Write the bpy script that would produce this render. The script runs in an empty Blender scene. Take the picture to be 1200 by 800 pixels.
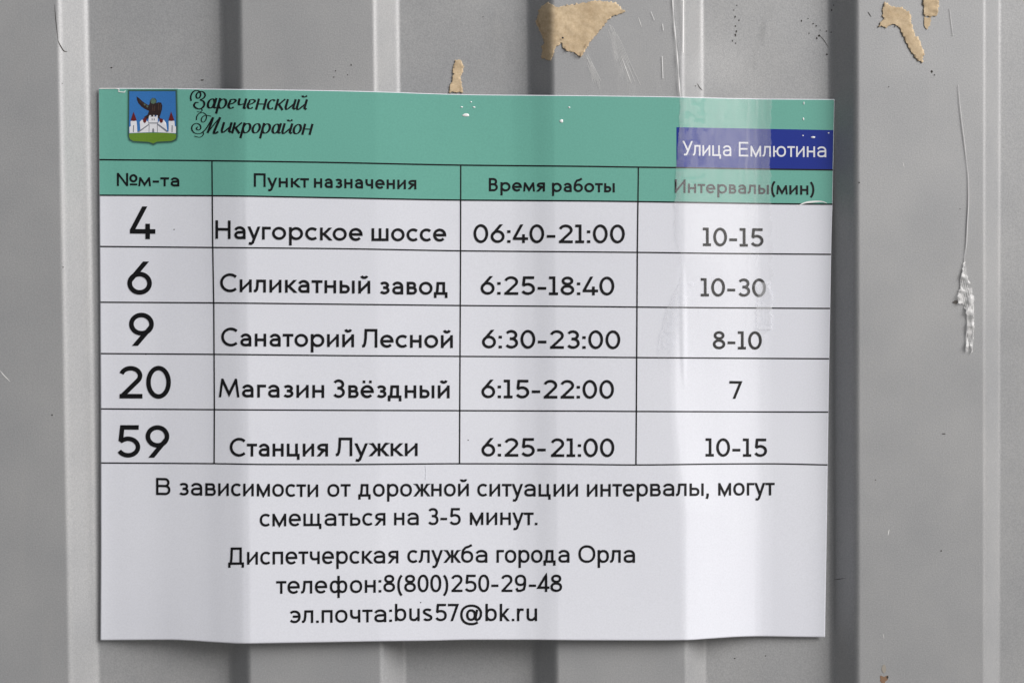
import bpy, bmesh, math, random
from mathutils import Vector, Matrix, noise
from mathutils.geometry import tessellate_polygon
random.seed(7)
scene = bpy.context.scene
COL = scene.collection
R = math.radians

# ---------------------------------------------------------------- camera
FPX, DIST = 1875.0, 0.65          # focal length in pixels of a 1200 px wide picture; metres to the fence
def cam_axes(pitch, roll, yaw):
    p, r, y = R(pitch), R(roll), R(yaw)
    ry = Matrix(((math.cos(y), math.sin(y), 0), (-math.sin(y), math.cos(y), 0), (0, 0, 1)))
    rp = Matrix(((1, 0, 0), (0, math.cos(p), math.sin(p)), (0, -math.sin(p), math.cos(p))))
    rr = Matrix(((math.cos(r), 0, math.sin(r)), (0, 1, 0), (-math.sin(r), 0, math.cos(r))))
    return ry @ rp @ rr
AX = cam_axes(1.75, 0.47, 3.3)
CAM = Vector((0, -DIST, 1.4))
cd = bpy.data.cameras.new('camera')
cd.sensor_width = 36; cd.lens = FPX / 1200 * 36
cd.clip_start = 0.01; cd.clip_end = 500
cam = bpy.data.objects.new('camera', cd); COL.objects.link(cam)
m3 = Matrix((AX.col[0], AX.col[2], -AX.col[1])).transposed()
cam.matrix_world = Matrix.Translation(CAM) @ m3.to_4x4()
scene.camera = cam

# ---------------------------------------------------------------- light
SUN_AZ, SUN_EL = 51, 32           # degrees to the right of the fence's normal; above the horizon
sd = bpy.data.lights.new('sun', 'SUN'); sd.energy = 3.4; sd.angle = R(38); sd.color = (1.0, 0.978, 0.962)
so = bpy.data.objects.new('sun', sd); COL.objects.link(so)
sdir = Vector((math.sin(R(SUN_AZ)) * math.cos(R(SUN_EL)), -math.cos(R(SUN_AZ)) * math.cos(R(SUN_EL)), math.sin(R(SUN_EL))))
so.rotation_euler = sdir.to_track_quat('Z', 'Y').to_euler()
so.location = (2, -2, 4)
world = bpy.data.worlds.new('World'); scene.world = world; world.use_nodes = True
wn = world.node_tree
bg = wn.nodes['Background']; bg.inputs['Strength'].default_value = 0.056
sky = wn.nodes.new('ShaderNodeTexSky'); sky.sky_type = 'NISHITA'; sky.sun_disc = False
sky.sun_elevation = R(SUN_EL); sky.sun_rotation = R(180 - SUN_AZ)
sky.air_density = 1.0; sky.dust_density = 4.0; sky.ozone_density = 1.0
hs = wn.nodes.new('ShaderNodeHueSaturation'); hs.inputs['Saturation'].default_value = 0.38
wn.links.new(sky.outputs[0], hs.inputs['Color']); wn.links.new(hs.outputs[0], bg.inputs['Color'])
vs = scene.view_settings
vs.view_transform = 'Standard'; vs.look = 'None'; vs.exposure = -0.10; vs.gamma = 1; vs.use_curve_mapping = False

# ---------------------------------------------------------------- rays and surfaces
def ray(px, py, y=0.0):
    """the point at depth y (metres; minus = towards the viewer) seen at photo pixel px, py"""
    d = AX @ Vector(((px - 600) / FPX, 1, (400 - py) / FPX))
    return CAM + d * ((y - CAM.y) / d.y)

A0, PER, RW, WEB, HH = .0546, .1253, .0541, .0087, .0098
BR = .0022
def _prof(x):                     # sharp trapezoid: 0 on ridges, +HH in valleys
    t = (x - A0) % PER
    if t < RW: return 0.0
    if t < RW + WEB: return HH * (t - RW) / WEB
    if t > PER - WEB * .95: return HH * (PER - t) / (WEB * .95)
    return HH
def fence_y(x):                   # bends rounded by a running mean
    s = 0.0
    for i in range(-4, 5): s += _prof(x + i * BR / 4 * .55)
    return s / 9
def on_fence(px, py, lift=0.0):
    y = 0.0
    for _ in range(14):
        p = ray(px, py, y); y = fence_y(p.x) - lift
    return ray(px, py, y)

def lerp_table(tab, x):
    if x <= tab[0][0]: return tab[0][1]
    for (x0, y0), (x1, y1) in zip(tab, tab[1:]):
        if x <= x1: return y0 + (y1 - y0) * (x - x0) / (x1 - x0)
    return tab[-1][1]
def cubic_table(tab, x):          # Catmull-Rom through the table, clamped tangents
    n = len(tab)
    if x <= tab[0][0]: return tab[0][1]
    if x >= tab[-1][0]: return tab[-1][1]
    for i in range(n - 1):
        if x <= tab[i + 1][0]: break
    def slope(k):
        if k == 0 or k == n - 1: return 0 if n < 3 else ((tab[1][1]-tab[0][1])/(tab[1][0]-tab[0][0]) if k == 0 else (tab[-1][1]-tab[-2][1])/(tab[-1][0]-tab[-2][0]))
        a = (tab[k][1]-tab[k-1][1])/(tab[k][0]-tab[k-1][0]); b = (tab[k+1][1]-tab[k][1])/(tab[k+1][0]-tab[k][0])
        return 0 if a * b <= 0 else 2 * a * b / (a + b)
    (x0, y0), (x1, y1) = tab[i], tab[i+1]; h = x1 - x0; t = (x - x0) / h
    return (2*t**3-3*t**2+1)*y0 + (t**3-2*t**2+t)*h*slope(i) + (-2*t**3+3*t**2)*y1 + (t**3-t**2)*h*slope(i+1)

# how far the poster stands off the ridges (mm, plus = towards the viewer), along its width in photo pixels
DEPTH = [(105,-8.7),(118,-8.5),(150,-7.4),(180,-6.3),(210,-4.7),(240,-2.9),(265,-1.0),(285,.35),(292,.6),(440,.6),(452,.45),(475,.1),(520,-.5),(565,-.9),(600,-1.0),
         (622,-.6),(646,.4),(653,.6),(700,.7),(795,.6),(802,.45),(808,0),(845,-3.6),(882,-7.1),(892,-7.7),(905,-7.95),(935,-8.0),(985,-8.1)]
def poster_d(px, py):
    f = min(1, max(0, (py - 110) / 640))
    x = px - 5 * (f - .5)                                  # the ridges lean a little in the picture
    if px > 700 and 300 < py: x += 12 * math.sin(min(1, (py - 300) / 300) * math.pi) * math.exp(-((px - 800) / 42) ** 2)
    d = cubic_table(DEPTH, x)
    d += 4.6 * max(0, (f - .35) / .65) ** 1.7 * ((1 if px < 803 else 1 - .85 * min(1, (px - 803) / 82)) if px > 285 else .15 + .85 * max(0, (px - 118) / 167))
    if px < 250: d += .1 * f * (250 - px) / 130
    d += .22 * math.sin(px * .021 + py * .008) * math.sin(py * .013 + 1.2) + .1 * noise.noise(Vector((px * .016, py * .011, 3)))
    d /= 1000
    return max(d, -fence_y(ray(px, py, -d).x) + .00035)   # the ridges hold it out
def on_poster(px, py, lift=0.0):
    lift *= .55
    return ray(px, py, -(poster_d(px, py) + lift))

# ---------------------------------------------------------------- materials
def mat(name, base, rough=.5, spec=.5, coat=0, coat_rough=.1, build=None):
    m = bpy.data.materials.new(name); m.use_nodes = True
    nt = m.node_tree; b = nt.nodes['Principled BSDF']
    b.inputs['Base Color'].default_value = (*base, 1); b.inputs['Roughness'].default_value = rough
    b.inputs['Specular IOR Level'].default_value = spec
    b.inputs['Coat Weight'].default_value = coat; b.inputs['Coat Roughness'].default_value = coat_rough
    if build: build(nt, b)
    return m
def nd(nt, t, **k):
    n = nt.nodes.new(t)
    for a, v in k.items():
        if a in n.inputs.keys() if hasattr(n.inputs, 'keys') else False: n.inputs[a].default_value = v
        else: setattr(n, a, v)
    return n
def tex_noise(nt, scale, detail=3, rough=.5, vec=None):
    n = nt.nodes.new('ShaderNodeTexNoise'); n.inputs['Scale'].default_value = scale
    n.inputs['Detail'].default_value = detail; n.inputs['Roughness'].default_value = rough
    if vec is None:
        g = nt.nodes.new('ShaderNodeNewGeometry'); vec = g.outputs['Position']
    nt.links.new(vec, n.inputs['Vector']); return n
def ramp(nt, src, stops):
    r = nt.nodes.new('ShaderNodeValToRGB'); e = r.color_ramp.elements
    while len(e) < len(stops): e.new(.5)
    for el, (p, c) in zip(e, stops):
        el.position = p; el.color = (*c, 1) if isinstance(c, tuple) else (c, c, c, 1)
    nt.links.new(src, r.inputs[0]); return r
def mixc(nt, f, a, b, mode='MIX'):
    n = nt.nodes.new('ShaderNodeMix'); n.data_type = 'RGBA'; n.blend_type = mode
    for i, v in ((0, f), (6, a), (7, b)):
        if hasattr(v, 'is_output'): nt.links.new(v, n.inputs[i])
        elif i == 0: n.inputs[0].default_value = v
        else: n.inputs[i].default_value = (*v, 1)
    return n.outputs[2]
def bump(nt, b, h, strength, dist):
    n = nt.nodes.new('ShaderNodeBump'); n.inputs['Strength'].default_value = strength; n.inputs['Distance'].default_value = dist
    nt.links.new(h, n.inputs['Height']); nt.links.new(n.outputs[0], b.inputs['Normal']); return n

def b_fence(nt, b):
    b.inputs['Metallic'].default_value = .33
    grain = tex_noise(nt, 1700, 2, .7); fine = ramp(nt, grain.outputs[0], [(.3, (.86,.86,.87)), (.7, (1.12,1.12,1.11))])
    cloud = tex_noise(nt, 26, 5, .6); c2 = ramp(nt, cloud.outputs[0], [(.3, (.93,.935,.945)), (.7, (1.05,1.045,1.035))])
    col = mixc(nt, 1, (.398, .403, .412), fine.outputs[0], 'MULTIPLY'); col = mixc(nt, 1, col, c2.outputs[0], 'MULTIPLY')
    # grime: small dark specks, and soft smears that run down the sheet
    sp = tex_noise(nt, 520, 2, .6); s1 = ramp(nt, sp.outputs[0], [(.735, 0.), (.80, 1.)])
    gate = tex_noise(nt, 30, 2, .5); g1 = ramp(nt, gate.outputs[0], [(.5, 0.), (.66, .75)])
    mul = nt.nodes.new('ShaderNodeMath'); mul.operation = 'MULTIPLY'
    nt.links.new(s1.outputs[0], mul.inputs[0]); nt.links.new(g1.outputs[0], mul.inputs[1])
    col = mixc(nt, mul.outputs[0], col, (.13, .12, .11))
    geo = nt.nodes.new('ShaderNodeNewGeometry'); mp = nt.nodes.new('ShaderNodeMapping'); mp.inputs['Scale'].default_value = (1, 1, .12)
    nt.links.new(geo.outputs['Position'], mp.inputs['Vector'])
    st = tex_noise(nt, 130, 4, .6, mp.outputs[0]); s2 = ramp(nt, st.outputs[0], [(.55, 0.), (.85, .22)])
    col = mixc(nt, s2.outputs[0], col, (.46, .45, .44))
    nt.links.new(col, b.inputs['Base Color'])
    rr = ramp(nt, cloud.outputs[0], [(.2, .46), (.8, .56)]); nt.links.new(rr.outputs[0], b.inputs['Roughness'])
    warp = tex_noise(nt, 9, 2, .5)
    b1 = nt.nodes.new('ShaderNodeBump'); b1.inputs['Strength'].default_value = .5; b1.inputs['Distance'].default_value = .0025
    nt.links.new(warp.outputs[0], b1.inputs['Height'])
    b2 = bump(nt, b, grain.outputs[0], .12, .0004); nt.links.new(b1.outputs[0], b2.inputs['Normal'])
M_FENCE = mat('grey_painted_steel', (.41,.41,.405), .46, .8, build=b_fence)

def b_print(base, amt=.05, bmp=.05):
    def f(nt, b):
        g = tex_noise(nt, 1500, 2, .7); r = ramp(nt, g.outputs[0], [(.3, (1-amt,)*3), (.7, (1+amt,)*3)])
        c = tex_noise(nt, 14, 3, .5); r2 = ramp(nt, c.outputs[0], [(.3, (.975,.975,.98)), (.7, (1.02,1.02,1.015))])
        col = mixc(nt, 1, base, r.outputs[0], 'MULTIPLY'); col = mixc(nt, 1, col, r2.outputs[0], 'MULTIPLY')
        nt.links.new(col, b.inputs['Base Color'])
        bu = bump(nt, b, c.outputs[0], .25, .0006)
        nt.links.new(bu.outputs[0], b.inputs['Coat Normal'])
    return f
def printed(name, base, amt=.05, coat=.55):
    return mat(name, base, .5, .3, coat, .20, b_print(base, amt))
M_PAPER = printed('glossy_white_paper', (.78,.797,.865), .035)
M_TEAL = printed('teal_print', (.155,.445,.365), .05)
M_BLUE = printed('blue_print', (.006,.026,.28), .05, .2)
M_INK = printed('black_ink', (.003,.003,.0045), .05, .18)
M_WHITE = printed('white_print', (.80,.81,.86), .03)
M_SKYB = printed('crest_blue', (.035,.18,.50), .06)
M_GREEN = printed('crest_green', (.14,.27,.025), .06)
M_BROWN = printed('crest_brown', (.026,.013,.013), .2)
M_FEATH = printed('crest_feather', (.075,.04,.03), .2)
M_HEAD = printed('crest_head_green', (.10,.17,.12), .2)
M_RED = printed('crest_red', (.13,.01,.012), .1)
M_GREYL = printed('crest_grey', (.22,.23,.27), .05)
M_SHADE = printed('crest_dark_rim', (.035,.10,.085), .05)
M_SHADE2 = printed('crest_rim', (.075,.24,.19), .05)
M_SHADE3 = printed('crest_outer_rim', (.115,.35,.275), .05)

def b_kraft(nt, b):
    n = tex_noise(nt, 900, 4, .7); m2 = tex_noise(nt, 90, 4, .6)
    c = ramp(nt, n.outputs[0], [(.3, (.58,.45,.29)), (.7, (.73,.59,.41))])
    c2 = ramp(nt, m2.outputs[0], [(.3, (.80,.76,.72)), (.7, (1.1,1.1,1.1))])
    nt.links.new(mixc(nt, 1, c.outputs[0], c2.outputs[0], 'MULTIPLY'), b.inputs['Base Color'])
    bump(nt, b, n.outputs[0], .25, .0003)
M_KRAFT = mat('torn_brown_paper', (.5,.35,.2), .9, .15, build=b_kraft)
def b_kraft2(nt, b):
    b_kraft(nt, b)
M_CORE = mat('torn_paper_core', (.62,.47,.31), .95, .1)
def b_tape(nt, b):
    at = nt.nodes.new('ShaderNodeAttribute'); at.attribute_name = 'painted_glare'  # how much white is mixed in to paint the glare
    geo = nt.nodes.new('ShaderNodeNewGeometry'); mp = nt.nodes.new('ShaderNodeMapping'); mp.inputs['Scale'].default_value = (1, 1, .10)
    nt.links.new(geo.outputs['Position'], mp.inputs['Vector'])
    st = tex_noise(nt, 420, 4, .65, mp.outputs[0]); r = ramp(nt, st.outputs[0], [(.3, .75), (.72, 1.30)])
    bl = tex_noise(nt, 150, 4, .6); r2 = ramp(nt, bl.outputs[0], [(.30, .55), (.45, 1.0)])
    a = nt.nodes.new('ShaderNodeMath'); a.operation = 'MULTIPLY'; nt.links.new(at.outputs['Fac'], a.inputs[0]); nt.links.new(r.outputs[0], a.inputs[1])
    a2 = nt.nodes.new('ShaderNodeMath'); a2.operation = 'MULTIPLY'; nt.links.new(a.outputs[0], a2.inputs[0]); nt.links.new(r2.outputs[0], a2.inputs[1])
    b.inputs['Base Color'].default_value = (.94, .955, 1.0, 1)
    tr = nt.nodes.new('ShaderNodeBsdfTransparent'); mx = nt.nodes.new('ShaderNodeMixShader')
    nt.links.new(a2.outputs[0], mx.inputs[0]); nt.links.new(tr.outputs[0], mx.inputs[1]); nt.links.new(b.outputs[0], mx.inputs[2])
    gl = nt.nodes.new('ShaderNodeBsdfGlossy'); gl.inputs['Roughness'].default_value = .36
    mx2 = nt.nodes.new('ShaderNodeMixShader'); sh = nt.nodes.new('ShaderNodeAttribute'); sh.attribute_name = 'shine'; nt.links.new(sh.outputs['Fac'], mx2.inputs[0]); nt.links.new(mx.outputs[0], mx2.inputs[1]); nt.links.new(gl.outputs[0], mx2.inputs[2])
    out = nt.nodes['Material Output']; nt.links.new(mx2.outputs[0], out.inputs['Surface'])
    bu = nt.nodes.new('ShaderNodeBump'); bu.inputs['Strength'].default_value = .16; bu.inputs['Distance'].default_value = .0003
    nt.links.new(st.outputs[0], bu.inputs['Height']); nt.links.new(bu.outputs[0], gl.inputs['Normal']); nt.links.new(bu.outputs[0], b.inputs['Normal'])
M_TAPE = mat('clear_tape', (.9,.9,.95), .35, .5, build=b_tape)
M_GLINT = mat('white_plastic_glint', (.93,.93,.93), .18, .8)  # white base paints glints on bubbles and film edges; glue strand is white too
def b_film(nt, b):
    b.inputs['Alpha'].default_value = .55
    n = tex_noise(nt, 700, 3, .6); bump(nt, b, n.outputs[0], .8, .0006)
M_FILM = mat('crumpled_clear_film', (.92,.92,.92), .25, .6, build=b_film)
M_SPECK = mat('dark_grime', (.05,.045,.04), .8, .2)
M_RUST = mat('rust', (.27,.17,.11), .85, .2)
M_SCR = mat('pale_scratch', (.80,.80,.79), .5, .5)
def b_ground(nt, b):
    n = tex_noise(nt, 60, 6, .7); r = ramp(nt, n.outputs[0], [(.3, (.16,.16,.155)), (.7, (.26,.255,.245))])
    nt.links.new(r.outputs[0], b.inputs['Base Color']); bump(nt, b, n.outputs[0], .5, .01)
M_GROUND = mat('worn_pavement', (.2,.2,.2), .9, .3, build=b_ground)

# ---------------------------------------------------------------- mesh helpers
def link(name, verts, faces, material, parent=None, smooth=True, label=None, cat=None, group=None, kind=None):
    me = bpy.data.meshes.new(name); me.from_pydata([tuple(v) for v in verts], [], faces); me.update()
    me.materials.append(material)
    if smooth: me.polygons.foreach_set('use_smooth', [True] * len(me.polygons))
    o = bpy.data.objects.new(name, me); COL.objects.link(o); o.parent = parent
    if label: o['label'] = label
    if cat: o['category'] = cat
    if group: o['group'] = group
    if kind: o['kind'] = kind
    return o
class MB:
    def __init__(s): s.v = []; s.f = []
    def add(s, v, f):
        b = len(s.v); s.v += v; s.f += [tuple(i + b for i in q) for q in f]
    def build(s, name, material, parent=None, **k): return link(name, s.v, s.f, material, parent, **k)

def ribbon(mb, pts, width, surf, lift, closed=False, step=3.0, flat=(False, False)):
    """a flat strip along pts (photo pixels) laid on a surface; width is a number or a function of direction and position"""
    P = [Vector((p[0], p[1])) for p in pts]
    Q = []
    n = len(P)
    for i in range(n if closed else n - 1):
        a, b = P[i], P[(i + 1) % n]; L = (b - a).length
        if L < 1e-6: continue
        k = max(1, int(math.ceil(L / step)))
        for j in range(k): Q.append(a.lerp(b, j / k))
    if not closed: Q.append(P[-1])
    n = len(Q); left = []; right = []
    for i in range(n):
        if closed: d0 = Q[i] - Q[i-1]; d1 = Q[(i+1) % n] - Q[i]
        else:
            d0 = Q[i] - Q[i-1] if i else Q[1] - Q[0]; d1 = Q[i+1] - Q[i] if i < n-1 else d0
        d0 = d0.normalized(); d1 = d1.normalized()
        n0 = Vector((-d0.y, d0.x)); n1 = Vector((-d1.y, d1.x)); m = n0 + n1
        if m.length < 1e-3: m = n0
        m.normalize(); c = max(.42, m.dot(n0))
        w = width((d0 + d1), i / max(1, n-1)) if callable(width) else width
        off = m * (w / 2 / c)
        left.append(Q[i] + off); right.append(Q[i] - off)
    for e, i, j in ((flat[0], 0, 1), (flat[1], -1, -2)):          # ends cut level with the base line
        if not e: continue
        d = (Q[i] - Q[j]).normalized()
        if abs(d.y) < .45: continue
        for side in (left, right):
            p = side[i]; q = p + d * ((Q[i].y - p.y) / d.y)
            side[i] = q
    v = [surf(p.x, p.y, lift) for p in left] + [surf(p.x, p.y, lift) for p in right]
    f = [(i, i+1, n+i+1, n+i) for i in range(n-1)]
    if closed: f.append((n-1, 0, n, 2*n-1))
    mb.add(v, f)

def poly(mb, pts, surf, lift, grid=8.0, jitter=0.0):
    """a filled outline (photo pixels) cut into a grid and laid on a surface"""
    bm = bmesh.new()
    vs_ = [bm.verts.new((p[0], p[1], 0)) for p in pts]
    for t in tessellate_polygon([[Vector((p[0], p[1], 0)) for p in pts]]):
        try: bm.faces.new([vs_[i] for i in t])
        except ValueError: pass
    xs = [p[0] for p in pts]; ys = [p[1] for p in pts]
    for ax, lo, hi in ((0, min(xs), max(xs)), (1, min(ys), max(ys))):
        k = math.floor(lo / grid) + 1
        while k * grid < hi:
            co = Vector((k*grid, 0, 0)) if ax == 0 else Vector((0, k*grid, 0)); no = Vector((1,0,0)) if ax == 0 else Vector((0,1,0))
            bmesh.ops.bisect_plane(bm, geom=bm.verts[:] + bm.edges[:] + bm.faces[:], plane_co=co, plane_no=no); k += 1
    bm.verts.ensure_lookup_table(); bm.verts.index_update()
    v = []
    for p in bm.verts:
        l = lift + (jitter * noise.noise(Vector((p.co.x * .13, p.co.y * .13, 1.7))) if jitter else 0)
        v.append(surf(p.co.x, p.co.y, l))
    f = []
    for q in bm.faces:
        idx = [w.index for w in q.verts]
        if q.normal.z > 0: idx.reverse()
        f.append(tuple(idx))
    bm.free(); mb.add(v, f)

def rough_outline(pts, amp, step=2.0, seed=0):
    out = []; n = len(pts)
    for i in range(n):
        a = Vector(pts[i]); b = Vector(pts[(i+1) % n]); L = (b-a).length; k = max(1, int(L / step))
        nrm = Vector((-(b-a).y, (b-a).x)).normalized() if L else Vector((0, 0))
        for j in range(k):
            p = a.lerp(b, j / k)
            o = amp * (noise.noise(Vector((p.x * .35, p.y * .35, seed))) + .6 * noise.noise(Vector((p.x * 1.1, p.y * 1.1, seed + 5))))
            out.append((p.x + nrm.x * o, p.y + nrm.y * o))
    return out

# ---------------------------------------------------------------- ground and fence
link('pavement', [(-60,-60,0),(60,-60,0),(60,60,0),(-60,60,0)], [(0,1,2,3)], M_GROUND, kind='structure')

xs = []
k0, k1 = -13, 13
for k in range(k0, k1 + 1):
    a = A0 + k * PER
    for e in (a, a + RW, a + RW + WEB, a + PER - WEB * .95):
        for j in range(-5, 6): xs.append(e + j * BR / 4 * .62)
    xs += [a + RW * .5, a + RW + WEB + (PER - RW - 2 * WEB) * .5]
xs = sorted(xs)
mb = MB()
zs = [.04 + i * .12 for i in range(18)]
fv = [(x, fence_y(x), z) for z in zs for x in xs]; n = len(xs)
ff = [(j*n+i, j*n+i+1, (j+1)*n+i+1, (j+1)*n+i) for j in range(len(zs)-1) for i in range(n-1)]
fence = bpy.data.objects.new('fence', None); COL.objects.link(fence); fence.location = (0, 0, 0)
fence['label'] = 'grey corrugated steel fence behind the timetable poster'; fence['category'] = 'fence'
sheet = link('corrugated_sheet', fv, ff, M_FENCE, fence)
sm = sheet.modifiers.new('thickness', 'SOLIDIFY'); sm.thickness = .0007; sm.offset = -1
# rail behind the sheet
for z in (.35, 1.9):
    x0, x1 = xs[0], xs[-1]; y0, y1 = HH + .003, HH + .043
    v = [(x, y, zz) for x in (x0, x1) for y in (y0, y1) for zz in (z, z + .04)]
    link('rail', v, [(0,1,3,2),(4,6,7,5),(0,4,5,1),(2,3,7,6),(0,2,6,4),(1,5,7,3)], M_FENCE, fence, smooth=False)

# ---------------------------------------------------------------- poster
LEFT = [(90,115.2),(103.5,115.5),(230,116.4),(350,117.2),(480,118.0),(640,118.2),(755,117.6)]
RIGHT = [(110,978.2),(116,978),(239,975.6),(280,974.4),(440,971.5),(640,968.6),(746,966.8),(760,966.6)]
TOP = [(110,103.4),(150,103.4),(250,104.3),(380,106),(460,108),(500,109.5),(560,111),(640,111.6),(700,112.2),(780,113.3),(860,115.2),(900,115.9),(980,116.3)]
BOT = [(110,749.8),(160,749.5),(200,749.3),(215,749.8),(250,752),(285,753.7),(320,753.2),(380,752.2),(450,751),(500,750.4),(555,749.3),(620,749.3),(680,749.8),(760,750),(805,749.6),(830,748),(865,745.8),(890,745.2),(930,745.8),(980,746.4)]
H = [
 [(116,187.2),(250,188.5),(380,190.4),(540,193.6),(680,195),(748,196),(792,196.5),(880,198),(977,199.3)],
 [(117,228.8),(250,229.4),(380,231.6),(540,234.5),(680,235.5),(748,236.3),(900,238.7),(977,239.4)],
 [(117,288.8),(250,290),(400,291.4),(540,293.9),(680,295.1),(747,295.7),(850,297),(975,298)],
 [(118,354),(250,354.8),(400,356.4),(540,357.9),(680,359),(747,359.7),(850,360.6),(973,361.3)],
 [(118,414.1),(250,415),(400,416.5),(540,417.4),(680,418.2),(747,418.8),(850,419.5),(972,420.2)],
 [(118,478.8),(250,479.7),(400,480.5),(540,480.9),(680,481.4),(747,481.8),(970,482.6)],
 [(118,542.1),(250,542.9),(310,543.8),(400,543.9),(540,543),(620,543.2),(680,543.8),(745,544.4),(850,543.3),(900,543.1),(970,544.4)],
]
def patch(name, top, bot, x0, x1, material, parent, lift, step=3.0, **k):
    """a sheet between two curves y(x), and between left/right edges x(y)"""
    ymid = 400
    nx = int((x1(ymid) - x0(ymid)) / step) + 1
    ny = max(2, int((bot(600) - top(600)) / step) + 1) if bot(600) > top(600) else 8
    v = []
    for j in range(ny + 1):
        t = j / ny
        for i in range(nx + 1):
            s = i / nx; x = 550 + (s - .5) * 860; y = 0
            for _ in range(3):
                y = top(x) * (1 - t) + bot(x) * t
                x = x0(y) * (1 - s) + x1(y) * s
            v.append(on_poster(x, y, lift))
    f = [(j*(nx+1)+i, (j+1)*(nx+1)+i, (j+1)*(nx+1)+i+1, j*(nx+1)+i+1) for j in range(ny) for i in range(nx)]
    return link(name, v, f, material, parent, **k)
fl = lambda y: lerp_table(LEFT, y); fr = lambda y: lerp_table(RIGHT, y)
ft = lambda x: cubic_table(TOP, x); fb = lambda x: cubic_table(BOT, x)
fh = [(lambda x, T=T: cubic_table(T, x)) for T in H]

poster = bpy.data.objects.new('timetable_poster', None); COL.objects.link(poster); poster.location = ray(545, 430, 0)
bpy.context.view_layer.update()
poster['label'] = 'glossy white bus timetable sheet with teal header taped to the grey fence'; poster['category'] = 'poster'
PINV = poster.matrix_world.inverted()
poster_kids = []
def pk(o):
    o.matrix_parent_inverse = PINV; return o
paper = pk(patch('paper_sheet', ft, fb, fl, fr, M_PAPER, poster, 0, 1.6))
md = paper.modifiers.new('thickness', 'SOLIDIFY'); md.thickness = .00025; md.offset = -1
inset = .5
pk(patch('header_band', lambda x: ft(x) + .8, fh[1], lambda y: fl(y) + inset, lambda y: fr(y) - inset, M_TEAL, poster, .00008, 1.6))
plate = pk(patch('street_name_plate', lambda x: 149.2 + (x - 793) * .0185, fh[0], lambda y: 792.7, lambda y: fr(y) - inset - .2, M_BLUE, poster, .00014, 1.6))
for T, w in zip(H, (1.7, 1.65, 1.5, 1.5, 1.5, 1.5, 1.5)):
    mb = MB(); y = T[3][1]
    pts = []
    x = fl(y) + .3
    while x < fr(y) - .3: pts.append((x, cubic_table(T, x))); x += 4
    pts.append((fr(y) - .3, cubic_table(T, fr(y) - .3)))
    ribbon(mb, pts, w, on_poster, .0002); pk(mb.build('table_line', M_INK, poster))
for V in ([(248.4,188.6),(249.3,285),(250.6,360),(251.3,475),(251,543)], [(540,193.6),(539.8,300),(538.9,475),(538.6,543)], [(748.2,196),(747,290),(745.9,475),(745.4,544.2)]):
    mb = MB(); ribbon(mb, V, 1.5, on_poster, .00023, step=6); pk(mb.build('table_line', M_INK, poster))

# ---------------------------------------------------------------- lettering, drawn stroke by stroke
SQ = [1.0]
def arc(cx, cy, rx, ry, a0, a1, n=None):
    pw = lambda c: math.copysign(abs(c) ** SQ[0], c)
    n = n or max(6, int(abs(a1 - a0) / 11))
    return [(cx + rx * pw(math.cos(R(a0 + (a1 - a0) * i / n))), cy + ry * pw(math.sin(R(a0 + (a1 - a0) * i / n)))) for i in range(n + 1)]
def ell(cx, cy, rx, ry): return ('c', arc(cx, cy, rx, ry, 90, 450, 36)[:-1])
def bowl(x0, xr, yt, yb):
    r = (yt - yb) / 2; xm = max(x0, xr - r * 1.05)
    return [(x0, yt)] + arc(xm, (yt + yb) / 2, xr - xm, r, 90, -90) + [(x0, yb)]
def three(W, Ht, h):
    ym = Ht * .53
    u = arc(W * .46, (Ht - h + ym) / 2, W * .46 - h * .8, (Ht - h - ym) / 2, 152, -75)
    l = arc(W * .47, (ym + h) / 2, W * .53 - h, (ym - h) / 2, 78, -150)
    return [u + [(W * .36, ym)], [(W * .36, ym)] + l]
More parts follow.
